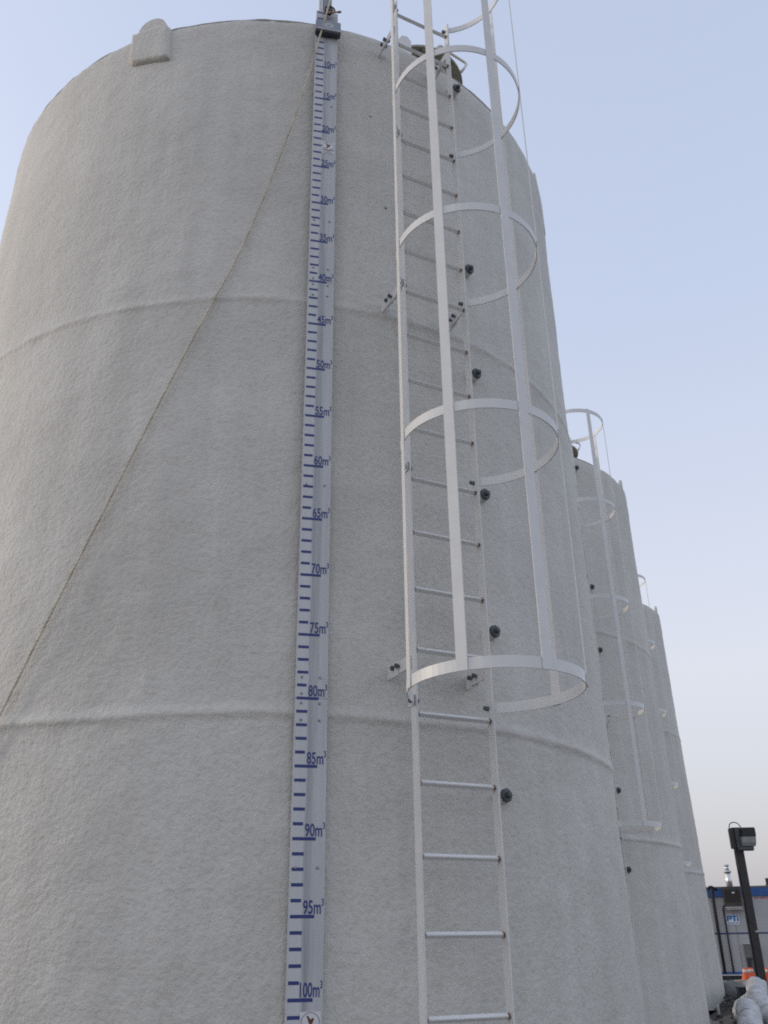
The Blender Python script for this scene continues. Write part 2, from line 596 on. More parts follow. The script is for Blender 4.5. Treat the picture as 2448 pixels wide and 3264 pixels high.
PLUG_Z = (0.666, 1.502, 2.321, 3.147, 3.968, 5.671)   # above the eye
LUG_AZ = (-107.6, -17.6, 72.4, 162.4)

def lug_pad_mesh():
    """foam-covered pad, local x tangential, y outward, z up"""
    bm = bmesh.new()
    out = [(-0.175, -0.345), (0.115, -0.295), (0.150, -0.25), (0.152, 0.02), (-0.10, 0.03), (-0.15, -0.02)]
    dense = []
    for i in range(len(out)):       # extra points keep the outline from shrinking when smoothed
        p, q = out[i], out[(i + 1) % len(out)]
        for t in (0.0, 0.12, 0.5, 0.88):
            dense.append((p[0] + (q[0] - p[0]) * t, p[1] + (q[1] - p[1]) * t))
    cz = -0.15
    rows = []
    for yy, k in ((-0.06, 1.02), (0.0, 1.02), (0.034, 1.0), (0.050, 0.93), (0.054, 0.80), (0.055, 0.4)):
        rows.append([bm.verts.new((x * k, yy, cz + (z - cz) * k)) for x, z in dense])
    n = len(dense)
    for ra, rb in zip(rows, rows[1:]):
        for i in range(n):
            bm.faces.new((ra[i], ra[(i + 1) % n], rb[(i + 1) % n], rb[i]))
    bm.faces.new(rows[-1])
    bm.faces.new(rows[0][::-1])
    for f in bm.faces:
        f.smooth = True
    return bm_mesh(bm, 'lug_pad')

def lug_plate_mesh():
    o = [(-0.115, -0.10), (0.115, -0.10), (0.115, 0.045)] + circle_pts(0.0, 0.045, 0.115, 14, 0.1, PI - 0.1, True) + [(-0.115, 0.045)]
    return plate_mesh('lug_plate', o, 0.026, [circle_pts(0.01, 0.03, 0.026, 12)])

def build_tank():
    root = empty('storage_tank')
    link('shell', shell_mesh(), M['foam'], root, smooth=True)
    # roof: low cone
    link('roof', lathe_mesh('roof', [(2.33, TH - 0.045), (1.6, TH + 0.10), (0.8, TH + 0.26), (0.05, TH + 0.40)], 96), M['roof'], root, smooth=True)
    link('rim_bead', ring_mesh('rim_bead', TR - 0.012, TH - 0.016, 0.006, 1.2), M['crust'], root)
    link('gap_shade_ring', lathe_mesh('gap_shade_ring', [(2.30, -0.2), (2.30, 0.09)], 96), M['black'], root)  # black ring puts the shade of the gap under the foam hem into colour
    # plugged couplings beside the ladder
    stub = lathe_mesh('stub', [(0.050, -0.05), (0.045, 0.006), (0.038, 0.016), (0.036, 0.052)], 18)
    plug = lathe_mesh('plug', [(0.031, 0.050), (0.034, 0.053), (0.034, 0.066), (0.030, 0.069), (0.016, 0.070), (0.014, 0.088), (0.011, 0.090)], 10)
    for i, z in enumerate(PLUG_Z):
        az = -53.1
        q = polar(TR - 0.004, az, z + 1.0)
        rot = Matrix.Rotation(R_(az), 3, 'Z') @ Matrix.Rotation(R_(90 + random.uniform(-3, 3)), 3, 'Y')
        s = link('coupling', stub, M['stub'], root, q, rot.to_euler(), smooth=True)
        link('plug', plug, M['plug'], s)
    # lifting lugs
    pad = lumpy(lug_pad_mesh(), 0.005, 14)
    pad_flat = pad.copy()
    for v in pad_flat.vertices:
        v.co.y *= 0.45
    pl = lug_plate_mesh()
    for az in LUG_AZ:
        e = link('lifting_lug_pad', pad if az == LUG_AZ[0] else pad_flat, M['foam'], root, polar(TR - 0.02, az, TH - 0.005), (0, 0, R_(az - 90)))
        link('lifting_lug', pl, M['stub'], e, (0.02, -0.03, 0.02), (R_(-6), 0, 0))
    # roof manway: foamed neck flush with the shell, overhanging cover, bolts and handle
    c = polar(2.045, -54.9, 0)
    neck = lathe_mesh('manway_neck', [(0.31, TH - 0.40), (0.318, TH - 0.2), (0.325, TH - 0.06), (0.302, TH + 0.03), (0.287, TH + 0.09), (0.285, TH + 0.1295)], 40)
    lumpy(neck, 0.005, 7)
    nk = link('manway', neck, M['foam'], root, c, smooth=True)
    link('cover', lathe_mesh('manway_cover', [(0.366, TH + 0.13), (0.366, TH + 0.15), (0.355, TH + 0.156)], 48), M['lid'], nk)
    bh = lathe_mesh('cover_bolt', hexprof(0.013, 0.018) , 6)
    for k in range(8):
        a = 2 * PI * (k + 0.1) / 8
        link('cover_bolt', bh, M['bolt'], nk, (0.335 * math.cos(a), 0.335 * math.sin(a), TH + 0.114))
    hp = [Vector((1.513, -1.838, 6.98)), Vector((1.54, -1.84, 7.02)), Vector((1.563, -1.824, 7.088)), Vector((1.55, -1.83, 7.103)), Vector((1.437, -1.906, 7.106)), Vector((1.362, -1.968, 7.106)), Vector((1.345, -1.978, 7.092)), Vector((1.30, -2.00, 7.0))]
    link('cover_handle', tube_mesh('cover_handle', [p - c for p in hp], 0.011, 8), M['paint'], nk, smooth=True)
    # small davit ear beside the cover
    ear = plate_mesh('davit_ear', [(-0.05, -0.1), (0.05, -0.1), (0.05, 0.10), (0.02, 0.15), (-0.02, 0.15), (-0.05, 0.10)], 0.02)
    link('davit_ear', ear, M['paint'], root, polar(2.34, -62.4, TH + 0.05), (0, 0, R_(10)))
    # foam bosses round the ladder clips
    boss = lumpy(lathe_mesh('clip_boss', [(0.060, -0.04), (0.052, 0.0), (0.036, 0.008), (0.02, 0.012)], 18), 0.004, 25)
    for z in (2.21, 4.44, 6.70):
        for az in (-67.5, -57.8):
            rot = Matrix.Rotation(R_(az), 3, 'Z') @ Matrix.Rotation(R_(90), 3, 'Y')
            link('clip_boss', boss, M['foam'], root, polar(TR - 0.002, az, z), rot.to_euler(), smooth=True)
    return root

tank0 = build_tank()
TANK_LABELS = (
    'huge white foam-coated tank filling the frame, carrying the marked gauge strip',
    'white foam-coated tank just behind the nearest one, half hidden by it',
    'farthest and smallest-looking of the three white foam-coated tanks',
)
def lean_rot(turn, lean):
    return (Matrix.Rotation(R_(-lean), 3, 'Y') @ Matrix.Rotation(R_(turn), 3, 'Z')).to_euler()
for i, (x, y, z, tn, ln) in enumerate(TANKS):
    t_ = tank0 if i == 0 else copy_tree(tank0)
    t_.location = (x, y, z)
    t_.rotation_euler = lean_rot(tn, ln)
    tag(t_, TANK_LABELS[i], 'storage tank', 'row of white storage tanks')

# ------------------------------------------------------------------ caged ladders
# local frame: x along the rungs, y away from the tank, z up; z = 0 is the tank base
LU = Vector((0.89491, 0.44625, 0))
LN = Vector((0.44625, -0.89491, 0))
HALF = 0.200
L_MID = Vector((0.1559, 4.0820, 0)) + LU * (0.3736 - HALF)      # rung centre line, world, first tank
Z0 = 1.0 - 0.2562
HOOP_Z = (2.0, 3.22, 4.43, 5.65, 6.88)
HC = (-(0.187 - (0.3736 - HALF)), 0.345)
HR = 0.385

def hoop_path(flare=1.0):
    """C-shaped hoop with both ends bent to lie along the rails"""
    pts = []
    xr = HALF + 0.0115
    pts.append((xr, -0.035))
    pts.append((xr, 0.012))
    a0 = math.degrees(math.atan2(0.055 - HC[1], math.sqrt(HR ** 2 - (0.055 - HC[1]) ** 2)))
    xr2 = HC[0] + HR * math.cos(R_(a0))
    pts.append((0.5 * (xr + xr2) + 0.002, 0.030))
    a1 = 180 - a0
    for k in range(57):
        a = R_(a0 + (a1 - a0) * k / 56)
        pts.append((HC[0] + HR * math.cos(a), HC[1] + HR * math.sin(a)))
    xl = -HALF - 0.0115
    pts.append((0.5 * (xl + pts[-1][0]), 0.030))
    pts.append((xl, 0.012))
    pts.append((xl, -0.035))
    return pts

def build_ladder():
    root = empty('caged_ladder')
    top = 6.96
    rail = box_mesh('rail', (0.0095, 0.052, top - 0.02), 0.0015, (0, 0, (top + 0.02) / 2))
    for s in (-1, 1):
        link('rail', rail, M['paint'], root, (s * (HALF + 0.005), 0, 0))
    rung = box_mesh('rung', (2 * HALF, 0.0205, 0.0205), 0.002, rot=(R_(45), 0, 0))
    for k in range(-2, 21):
        link('rung', rung, M['rung'], root, (0, 0, Z0 + 0.3048 * k), (R_(random.uniform(-2, 2)), 0, 0))
    hp = hoop_path()
    hoop = ribbon_mesh('hoop', hp, 0, 0.05, 0.0055, -1)
    bolt = lathe_mesh('hoop_bolt', hexprof(0.0125, 0.012), 6)
    bolt_i = lathe_mesh('hoop_nut', hexprof(0.012, 0.022), 6)
    for z in HOOP_Z:
        h = link('hoop', hoop, M['paint'], root, (0, 0, z), (R_(random.uniform(-0.4, 0.4)), R_(random.uniform(-0.3, 0.3)), 0))
        for s in (-1, 1):
            link('hoop_bolt', bolt, M['bolt'], h, (s * (HALF + 0.017), -0.012, 0.026), (0, R_(90 * s), 0))
            link('hoop_nut', bolt_i, M['bolt'], h, (s * (HALF - 0.001), -0.012, 0.026), (0, R_(-90 * s), 0))
    zb, zt = HOOP_Z[0] - 0.002, HOOP_Z[-1] + 0.052
    strap = box_mesh('cage_strap', (0.0055, 0.050, zt - zb), 0.001, (0, 0, (zt + zb) / 2))
    for a in (-12, 37.5, 89.5, 140.5, 192):
        r = HR + 0.0085
        link('cage_strap', strap, M['paint'], root, (HC[0] + r * math.cos(R_(a)), HC[1] + r * math.sin(R_(a)), 0), (0, 0, R_(a)))
    # stand-off brackets: a radial flat on each rail bolted to a clip on the tank
    flat = box_mesh('bracket', (0.009, 0.17, 0.062), 0.001)
    clip = box_mesh('clip', (0.009, 0.12, 0.07), 0.001)
    bb = lathe_mesh('bracket_bolt', [(0.0125, -0.016), (0.0125, -0.004), (0.007, -0.004), (0.007, 0.022), (0.0125, 0.022), (0.0125, 0.034)], 6)
    for z in (2.21, 4.44, 6.70):
        for s in (-1, 1):
            b = link('bracket', flat, M['paint'], root, (s * (HALF + 0.0155), -0.094, z), (0, 0, 0))
            link('clip', clip, M['paint'], b, (s * 0.0095, -0.085, -0.004))
            for yy in (-0.066, -0.022):
                link('bracket_bolt', bb, M['bolt'], b, (-0.006, yy, 0.004), (0, R_(90), 0))
    return root

lad0 = build_ladder()
LAD_LABELS = (
    'white caged ladder in full view on the nearest tank, right of the gauge strip',
    'white caged ladder on the second tank, rising past the edge of the nearest',
    'white caged ladder on the farthest tank, only its outer cage hoops showing',
)
C1 = Vector((TANKS[0][0], TANKS[0][1], 0))
LAD_RZ = math.atan2(LU.y, LU.x) + PI     # +y of the ladder frame points away from the tank
for i, (x, y, z, tn, ln) in enumerate(TANKS):
    l_ = lad0 if i == 0 else copy_tree(lad0)
    Rm = Matrix.Rotation(R_(-ln), 3, 'Y') @ Matrix.Rotation(R_(tn), 3, 'Z')
    off = Rm @ (L_MID - C1)
    l_.location = Vector((x, y, z)) + off
    l_.rotation_euler = (Rm @ Matrix.Rotation(LAD_RZ, 3, 'Z')).to_euler()
    tag(l_, LAD_LABELS[i], 'ladder', 'caged ladders on the tanks')

# ------------------------------------------------------------------ gauge strip
# local frame: x to the right along the strip, y into the tank, z up from tank base
G_AZ = -77.38
G_R = TR + 0.07
GW = 0.150
groot = empty('gauge_strip', Vector((TANKS[0][0], TANKS[0][1], 0.05)) + polar(G_R, G_AZ, 0), R_(G_AZ + 90))
tag(groot, 'tall white gauge strip with navy marks in cubic metres down the nearest tank', 'gauge')
def gz(m3):
    return 6.9523 - 0.06133 * m3
def panel_mesh(z0, z1):
    bm = bmesh.new()
    box_into(bm, (0, 0.0015, (z0 + z1) / 2), (GW, 0.003, z1 - z0))
    for s in (-1, 1):     # folded side flanges
        box_into(bm, (s * (GW / 2 - 0.001), 0.0175, (z0 + z1) / 2), (0.002, 0.029, z1 - z0))
    return bm_mesh(bm, 'gauge_panel')
tick_s = box_mesh('tick_short', (0.051, 0.0006, 0.0135))
tick_c = box_mesh('tick_cut', (0.0445, 0.0006, 0.0135))
tick_l = box_mesh('tick_long', (0.102, 0.0006, 0.0135))
rivet = lathe_mesh('rivet', [(0.0062, 0), (0.0062, 0.0035), (0.004, 0.0052)], 8)
X0 = -GW / 2 + 0.007
def rivet_at(p, x, z):
    link('rivet', rivet, M['rivet'], p, (x, -0.0002, z), (R_(90), 0, 0), smooth=False)
bounds = [(1.0 - 0.3, 40.0), (40.0, 80.0), (80.0, 112.0)]
panels = []
for a, b in bounds:
    g_ = 0.0012
    p = link('panel', panel_mesh(gz(b) + g_, gz(a) - g_), M['gauge'], groot)
    panels.append(p)
sup3 = text_mesh('3', 0.040, xs=0.60, bold=0.0006)
for mm in range(1, 112):
    p = panels[0] if mm <= 40 else (panels[1] if mm <= 80 else panels[2])
    five = mm % 5 == 0
    me = tick_l if five else (tick_c if mm % 5 == 4 else tick_s)
    wd = 0.100 if five else (0.0435 if mm % 5 == 4 else 0.050)
    link('tick_mark', me, M['navy'], p, (X0 + wd / 2, -0.0004, gz(mm)))
    if five:
        tm = text_mesh('%dm' % mm, 0.074, xs=0.60 if mm < 100 else 0.535, bold=0.0012)
        wdt = max(v.co.x for v in tm.vertices)
        nm = link('numeral', tm, M['navy'], p, (0.0605 - wdt, -0.0005, gz(mm) + 0.0110), (R_(90), 0, 0))
        link('exponent', sup3, M['navy'], nm, (wdt + 0.0010, 0.030, 0.0))
for j, p in ((40, 0), (80, 1)):
    for dz in (0.10, 0.022):
        for xx in (-0.047, 0.038):
            rivet_at(panels[p], xx, gz(j) + dz)
    for dz in (-0.022, -0.10):
        for xx in (-0.047, 0.038):
            rivet_at(panels[p + 1], xx, gz(j) + dz)
for mm, p in ((32.3, 0), (61.8, 1), (91.9, 2), (16.0, 0)):
    for xx in (-0.052, 0.042):
        rivet_at(panels[p], xx, gz(mm))
# standoff brackets behind the strip
sb = box_mesh('standoff', (0.05, 0.085, 0.04))
for mm in (8, 32.3, 61.8, 91.9):
    link('standoff', sb, M['paint'], groot, (0, 0.048, gz(mm)))

# stickers with the round bird emblem
def sticker(name, zc, parent, w_=0.084):
    h_ = w_ * 1.28
    s = link(name, box_mesh('sticker', (w_, 0.0004, h_)), M['sticker'], parent, (GW / 2 - w_ / 2 - 0.008, -0.0005, zc))
    ring = plate_mesh('sticker_ring', circle_pts(0, 0, 1, 28), 0.03, [circle_pts(0, 0, 0.93, 28)])
    for v in ring.vertices:
        v.co = Vector((v.co.x * w_ * 0.45, v.co.y * 0.02, v.co.z * w_ * 0.40))
    link('emblem_ring', ring, M['sticker_grey'], s, (0, -0.001, w_ * 0.22))
    bird = [(-0.30, -0.62), (-0.42, -0.50), (-0.36, -0.36), (-0.20, -0.36), (-0.12, -0.20), (-0.24, 0.08), (-0.34, 0.40), (-0.44, 0.62), (-0.28, 0.66), (-0.10, 0.40), (0.06, 0.24), (0.20, 0.36), (0.34, 0.42), (0.44, 0.26), (0.34, 0.10), (0.30, -0.10), (0.16, -0.22), (0.06, -0.40), (-0.04, -0.44), (-0.14, -0.62)]
    bd = plate_mesh('emblem_bird', [(x * w_ * 0.42, z * w_ * 0.40) for x, z in bird[::-1]], 0.0004)
    link('emblem_bird', bd, M['brown'], s, (0.0, -0.001, w_ * 0.22))
    link('emblem_bar', box_mesh('emblem_bar', (w_ * 0.92, 0.0004, w_ * 0.075)), M['sticker_grey'], s, (0, -0.0008, -w_ * 0.20))
    for i, (ww, zz) in enumerate(((0.86, -0.31), (0.36, -0.37), (0.9, -0.45), (0.62, -0.51), (0.9, -0.60))):
        link('small_print', box_mesh('small_print', (w_ * ww, 0.0003, w_ * 0.022)), M['sticker_grey'], s, (0, -0.0006, w_ * zz))
sticker('sticker', gz(22.2), panels[0])
sticker('sticker', gz(101.55), panels[2])

# sliding level pointer: grey box over the strip
proot = empty('level_pointer', groot.location + Vector((0, 0, gz(5.0))), R_(G_AZ + 90))
tag(proot, 'small grey pointer box clamped across the top of the gauge strip', 'level pointer')
pb = link('housing', box_mesh('housing', (0.172, 0.042, 0.092), 0.004), M['box_grey'], proot, (0.004, -0.027, 0.064))
link('lip', box_mesh('lip', (0.176, 0.048, 0.007), 0.001), M['sticker'], proot, (0.004, -0.028, 0.0138))
link('underside', box_mesh('underside', (0.172, 0.036, 0.016)), M['box_dark'], proot, (0.004, -0.024, 0.002))
ov = plate_mesh('oval', circle_pts(0, 0, 1, 26), 0.02, [circle_pts(0, 0, 0.86, 26)])
for v in ov.vertices:
    v.co = Vector((v.co.x * 0.031, v.co.y * 0.02, v.co.z * 0.022))
link('oval_ring', ov, M['sticker'], pb, (0.004, -0.0214, -0.004))
ov2 = plate_mesh('oval_core', circle_pts(0, 0, 1, 20), 0.02)
for v in ov2.vertices:
    v.co = Vector((v.co.x * 0.0225, v.co.y * 0.02, v.co.z * 0.012))
link('oval_core', ov2, M['sticker'], pb, (0.004, -0.0216, -0.004))
link('oval_mark', box_mesh('oval_mark', (0.028, 0.0004, 0.007)), M['navy'], pb, (0.004, -0.0222, -0.004))

# pulley at the head of the strip with its mast
mroot = empty('pulley_mast', groot.location + Vector((0, 0, gz(2.0))), R_(G_AZ + 90))
tag(mroot, 'grey pipe mast with a dark pulley ring above the gauge strip', 'pulley')
link('mast', lathe_mesh('mast', [(0.034, -0.25), (0.034, 0.95)], 18), M['box_grey'], mroot, (0.006, 0.06, 0), smooth=True)
link('side_pipe', lathe_mesh('side_pipe', [(0.012, -0.25), (0.012, 0.95)], 10), M['alu'], mroot, (-0.045, 0.05, 0), smooth=True)
bmq = bmesh.new()
for i in range(20):
    pass
ringp = [(0.034 * math.cos(2 * PI * k / 24), 0, 0.034 * math.sin(2 * PI * k / 24)) for k in range(25)]
tube_into(bmq, ringp, 0.0065, 8)
pr_ = link('pulley_ring', bm_mesh(bmq, 'pulley_ring'), M['black'], mroot, (0.012, -0.040, 0.052), smooth=True)
link('pulley_wheel', lathe_mesh('pulley_wheel', [(0.021, -0.009), (0.015, -0.003), (0.015, 0.003), (0.021, 0.009)], 18), M['black'], pr_, (0.002, 0.0, -0.014), (R_(90), 0, 0))
link('shackle', box_mesh('shackle', (0.05, 0.03, 0.022), 0.004), M['black'], pr_, (-0.012, 0.008, -0.022))
cordp = [(-0.012, -0.046, 0.012), (0.01, -0.056, -0.004), (0.035, -0.056, 0.006), (0.055, -0.05, 0.022)]
link('cord_tail', tube_mesh('cord_tail', cordp, 0.0065, 8), M['copper'], pr_, (0, 0.04, -0.045), smooth=True)
link('cord_tip', tube_mesh('cord_tip', [(0.055, -0.05, 0.022), (0.076, -0.046, 0.036)], 0.0075, 8), M['black'], pr_, (0, 0.04, -0.045))

# rope that runs from the pulley down the shell to the left
def rope_mesh():
    key = [(-77.1, 6.97, 0.128), (-77.5, 6.86, 0.126), (-78.3, 6.66, 0.11), (-80.2, 6.20, 0.075), (-83.6, 5.55, 0.040), (-88.6, 4.75, 0.026), (-94.92, 4.022, 0.022), (-102.0, 3.22, 0.022), (-108.4, 2.55, 0.022), (-114.32, 1.966, 0.022), (-121.0, 1.30, 0.022), (-126.0, 0.70, 0.03)]
    pts = []
    for i in range(len(key) - 1):
        p0, p1, p2, p3 = key[max(i - 1, 0)], key[i], key[i + 1], key[min(i + 2, len(key) - 1)]
        for k in range(60):
            t = k / 60
            q = [0.5 * (2 * b + (c - a) * t + (2 * a - 5 * b + 4 * c - d) * t * t + (3 * b - a - 3 * c + d) * t ** 3) for a, b, c, d in zip(p0, p1, p2, p3)]
            pts.append(polar(TR + q[2] + (foam_radius(q[1]) - TR if q[2] < 0.05 else 0.0), q[0], q[1]))
    pts.append(polar(TR + key[-1][2], key[-1][0], key[-1][1]))
    bm = bmesh.new()
    for s in range(3):      # three laid strands
        sp = []
        for i, p in enumerate(pts):
            d = (pts[min(i + 1, len(pts) - 1)] - pts[max(i - 1, 0)]).normalized()
            x = d.cross(Vector((0, 0, 1))).normalized()
            y = d.cross(x)
            a = i * 0.9 + s * 2 * PI / 3
            sp.append(p + 0.0034 * (math.cos(a) * x + math.sin(a) * y))
        tube_into(bm, sp, 0.0037, 5)
    return bm_mesh(bm, 'rope')
ro = link('rope', rope_mesh(), M['rope'], None, (TANKS[0][0], TANKS[0][1], 0.05), smooth=True)
tag(ro, 'tan twisted rope slanting down the nearest tank from the gauge pulley', 'rope')

# ------------------------------------------------------------------ yard light
def build_lamp():
    root = empty('yard_light', (6.60, 18.0, 0.0), R_(-4))
    tag(root, 'dark square post carrying a boxy wall-pack flood lamp', 'yard light')
    po = link('post', box_mesh('post', (0.145, 0.145, 3.02), 0.008, (0, 0, 1.51)), M['pole'], root)
    link('post_cap', box_mesh('post_cap', (0.155, 0.155, 0.02), 0.003, (0, 0, 3.03)), M['pole'], po)
    link('mounting_plate', box_mesh('mounting_plate', (0.05, 0.20, 0.36), 0.006), M['pole'], root, (-0.09, -0.02, 2.85))
    hd = link('lamp_head', box_mesh('lamp_head', (0.26, 0.20, 0.165), 0.012), M['black'], root, (0.165, -0.16, 2.935))
    bk = link('lamp_back', box_mesh('lamp_back', (0.30, 0.10, 0.40), 0.01), M['lamp_grey'], root, (0.10, -0.09, 2.82))
    # prismatic lens, tapering to the wall
    bm = bmesh.new()
    a = [(-0.13, -0.26), (0.13, -0.26), (0.13, -0.06), (-0.13, -0.06)]
    b = [(-0.125, -0.245), (0.12, -0.245), (0.12, -0.06), (-0.125, -0.06)]
    c = [(-0.12, -0.20), (0.115, -0.20), (0.115, -0.06), (-0.12, -0.06)]
    rows = [[bm.verts.new((x, y, z)) for x, y in q] for q, z in ((a, 0.0), (b, -0.10), (c, -0.16))]
    for p, q in zip(rows, rows[1:]):
        for k in range(4):
            bm.faces.new((p[k], p[(k + 1) % 4], q[(k + 1) % 4], q[k]))
    bm.faces.new(rows[0]); bm.faces.new(rows[-1][::-1])
    link('lens', bm_mesh(bm, 'lens'), M['lens'], root, (0.155, 0.0, 2.852))
    link('lamp_base', box_mesh('lamp_base', (0.27, 0.17, 0.045), 0.006), M['lamp_grey'], root, (0.10, -0.11, 2.655))
    lp = [(-0.115, -0.05, 2.66), (-0.115, -0.05, 2.9), (-0.118, -0.05, 3.05), (-0.10, -0.05, 3.10), (-0.06, -0.05, 3.13), (0.0, -0.05, 3.135), (0.05, -0.05, 3.115), (0.09, -0.06, 3.06), (0.095, -0.08, 3.0)]
    link('cable', tube_mesh('cable', lp, 0.009, 8), M['black'], root, smooth=True)
    lp2 = [(-0.075, -0.06, 2.62), (-0.10, -0.07, 2.5), (-0.105, -0.07, 2.38), (-0.085, -0.06, 2.28), (-0.078, -0.05, 2.2), (-0.078, -0.05, 0.1)]
    link('cable', tube_mesh('cable', lp2, 0.009, 8), M['black'], root, smooth=True)
    link('cable_clip', box_mesh('cable_clip', (0.05, 0.01, 0.025)), M['alu'], root, (0.045, -0.077, 1.25))
build_lamp()

# ------------------------------------------------------------------ shack
SH = empty('site_shack', (10.56, 32.0, 0.0), R_(-14))
tag(SH, 'white site shack on skids with a blue roof band and blue stripe', 'shack')
SHB, SHT = 0.26, 2.70
def sh(name, s, c, mat, bevel=0.0, parent=None, label=None):
    return link(name, box_mesh(name, s, bevel), mat, parent or SH, c, label=label)
SW, SD = 8.0, 2.6
# facade stands at local y = 0; cladding panels with narrow joints
wx = -0.6
k = 0
while wx < SW - 0.7:
    pw = 1.22
    sh('cladding_panel', (pw - 0.012, 0.05, SHT - SHB - 0.24), (wx + pw / 2, 0.025, (SHB + SHT - 0.24) / 2), M['shack'])
    wx += pw
sh('wall', (SW - 0.02, SD, SHT - SHB - 0.02), (-0.6 + SW / 2, 0.06 + SD / 2, (SHB + SHT) / 2), M['shack'])
sh('roof_band', (SW + 0.06, 0.10, 0.262), (-0.6 + SW / 2, 0.0, SHT - 0.131), M['blue'], 0.01)
sh('roof', (SW + 0.05, SD + 0.1, 0.05), (-0.6 + SW / 2, SD / 2, SHT + 0.025), M['panel'])
sh('stripe', (SW - 0.05, 0.006, 0.045), (-0.6 + SW / 2, -0.0035, 1.36), M['stripe'])
sh('sill_beam', (SW, 0.12, 0.07), (-0.6 + SW / 2, -0.01, SHB - 0.036), M['blue'], 0.005)
sh('skid_beam', (SW, 0.14, 0.16), (-0.6 + SW / 2, 0.0, 0.10), M['skid'])
sh('kick_board', (SW, 0.05, 0.03), (-0.6 + SW / 2, -0.12, SHB - 0.09), M['alu'])
# downpipe with a hooked head, and conduit from the heater
link('downpipe', tube_mesh('downpipe', [(0.05, -0.10, 0.22), (0.045, -0.10, 2.66), (0.045, -0.10, 2.70)], 0.05, 10), M['black'], SH, smooth=True)
link('downpipe_head', tube_mesh('downpipe_head', [(-0.08, -0.11, 2.69), (-0.02, -0.12, 2.745), (0.05, -0.12, 2.755), (0.15, -0.10, 2.71), (0.2, -0.06, 2.66)], 0.035, 8), M['black'], SH, smooth=True)
link('conduit', tube_mesh('conduit', [(0.40, -0.10, 2.16), (0.34, -0.08, 2.165), (0.315, -0.06, 2.12), (0.315, -0.06, 1.2), (0.32, -0.06, 0.22)], 0.028, 8), M['black'], SH, smooth=True)
# wall heater with louvres, flue through the roof
ht = sh('heater', (0.54, 0.26, 0.60), (0.64, -0.13, 2.43), M['heater'], 0.01)
for i in range(9):
    link('louvre', box_mesh('louvre', (0.46, 0.012, 0.03), 0, rot=(R_(35), 0, 0)), M['heater'], ht, (0, -0.134, 0.20 - i * 0.045))
link('heater_sill', box_mesh('heater_sill', (0.53, 0.29, 0.028)), M['alu'], ht, (0.0, -0.01, -0.314))
link('heater_sill', box_mesh('heater_sill2', (0.53, 0.27, 0.025)), M['alu'], ht, (0.01, 0.0, -0.362))
link('heater_foot', box_mesh('heater_foot', (0.56, 0.25, 0.04)), M['black'], ht, (0.02, 0.01, -0.338))
link('badge', box_mesh('badge', (0.08, 0.006, 0.05)), M['alu'], ht, (0.04, -0.148, 0.12))
link('heater_cable', tube_mesh('heater_cable', [(0.27, -0.05, -0.31), (0.36, -0.04, -0.37), (0.46, -0.02, -0.385), (0.6, 0.05, -0.36)], 0.012, 6), M['black'], ht)
fl = link('flue', lathe_mesh('flue', [(0.098, 2.6), (0.098, 3.20), (0.085, 3.205)], 24), M['chrome'], SH, (0.66, 0.22, 0), smooth=True)
link('flue_collar', lathe_mesh('flue_collar', [(0.14, 3.205), (0.13, 3.235), (0.09, 3.26)], 24), M['alu'], fl)
link('flue_neck', lathe_mesh('flue_neck', [(0.062, 3.25), (0.058, 3.40)], 16), M['chrome'], fl, smooth=True)
link('flue_cap', lathe_mesh('flue_cap', [(0.108, 3.40), (0.10, 3.415), (0.05, 3.445), (0.01, 3.45)], 20), M['alu'], fl)
# short black vent at the right
vt = link('roof_vent', lathe_mesh('roof_vent', [(0.10, 2.72), (0.075, 2.80), (0.06, 2.82), (0.06, 2.99)], 14), M['black'], SH, (1.87, 0.35, 0))
# company sign
sg = sh('sign', (0.40, 0.012, 0.29), (0.555, -0.008, 1.755), M['white_sign'])
bm = bmesh.new()
for cx_, cz_, sx_, sz_ in ((-0.155, 0.045, 0.05, 0.17), (-0.075, 0.108, 0.11, 0.045), (-0.075, 0.038, 0.11, 0.045), (-0.045, 0.073, 0.05, 0.03), (0.055, 0.108, 0.13, 0.045), (0.055, 0.022, 0.055, 0.125), (0.155, 0.012, 0.05, 0.105), (0.155, 0.108, 0.05, 0.045)):
    box_into(bm, (cx_, 0, cz_), (sx_, 0.004, sz_))
link('sign_letters', bm_mesh(bm, 'sign_letters'), M['sign_blue'], sg, (0, -0.0085, 0))
link('sign_line', text_mesh('GROUP INC', 0.082, 0.002, 0.86, 0.002), M['sign_pale'], sg, (-0.185, -0.008, -0.125), (R_(90), 0, 0))
# red marker note by the roof band
for i, (xx, ww, hh) in enumerate(((1.34, 0.05, 0.05), (1.42, 0.07, 0.035), (1.52, 0.06, 0.045), (1.61, 0.09, 0.05), (1.72, 0.05, 0.04), (1.83, 0.07, 0.05))):
    sh('marker_note', (ww, 0.004, hh), (xx, -0.004, 2.38 + 0.01 * (i % 2)), M['red'])
# electrical panel with trunking and white conduits
ep = sh('electrical_panel', (0.36, 0.14, 0.40), (0.93, -0.07, 0.84), M['panel'], 0.008)
link('panel_door', box_mesh('panel_door', (0.32, 0.012, 0.35), 0.003), M['panel'], ep, (0, -0.075, -0.005))
link('latch', box_mesh('latch', (0.03, 0.02, 0.03)), M['black'], ep, (0.06, -0.083, -0.06))
link('panel_hood', box_mesh('panel_hood', (0.37, 0.17, 0.012)), M['alu'], ep, (0, -0.01, 0.208))
link('trunking', box_mesh('trunking', (0.12, 0.10, 0.36)), M['black'], ep, (-0.10, 0.0, -0.39))
for xx in (0.06, 0.15):
    link('panel_conduit', lathe_mesh('panel_conduit', [(0.035, -0.55), (0.035, -0.2)], 10), M['white_sign'], ep, (xx, -0.02, 0.0))
link('fitting', box_mesh('fitting', (0.13, 0.1, 0.09), 0.01), M['black'], ep, (0.07, -0.06, -0.47))

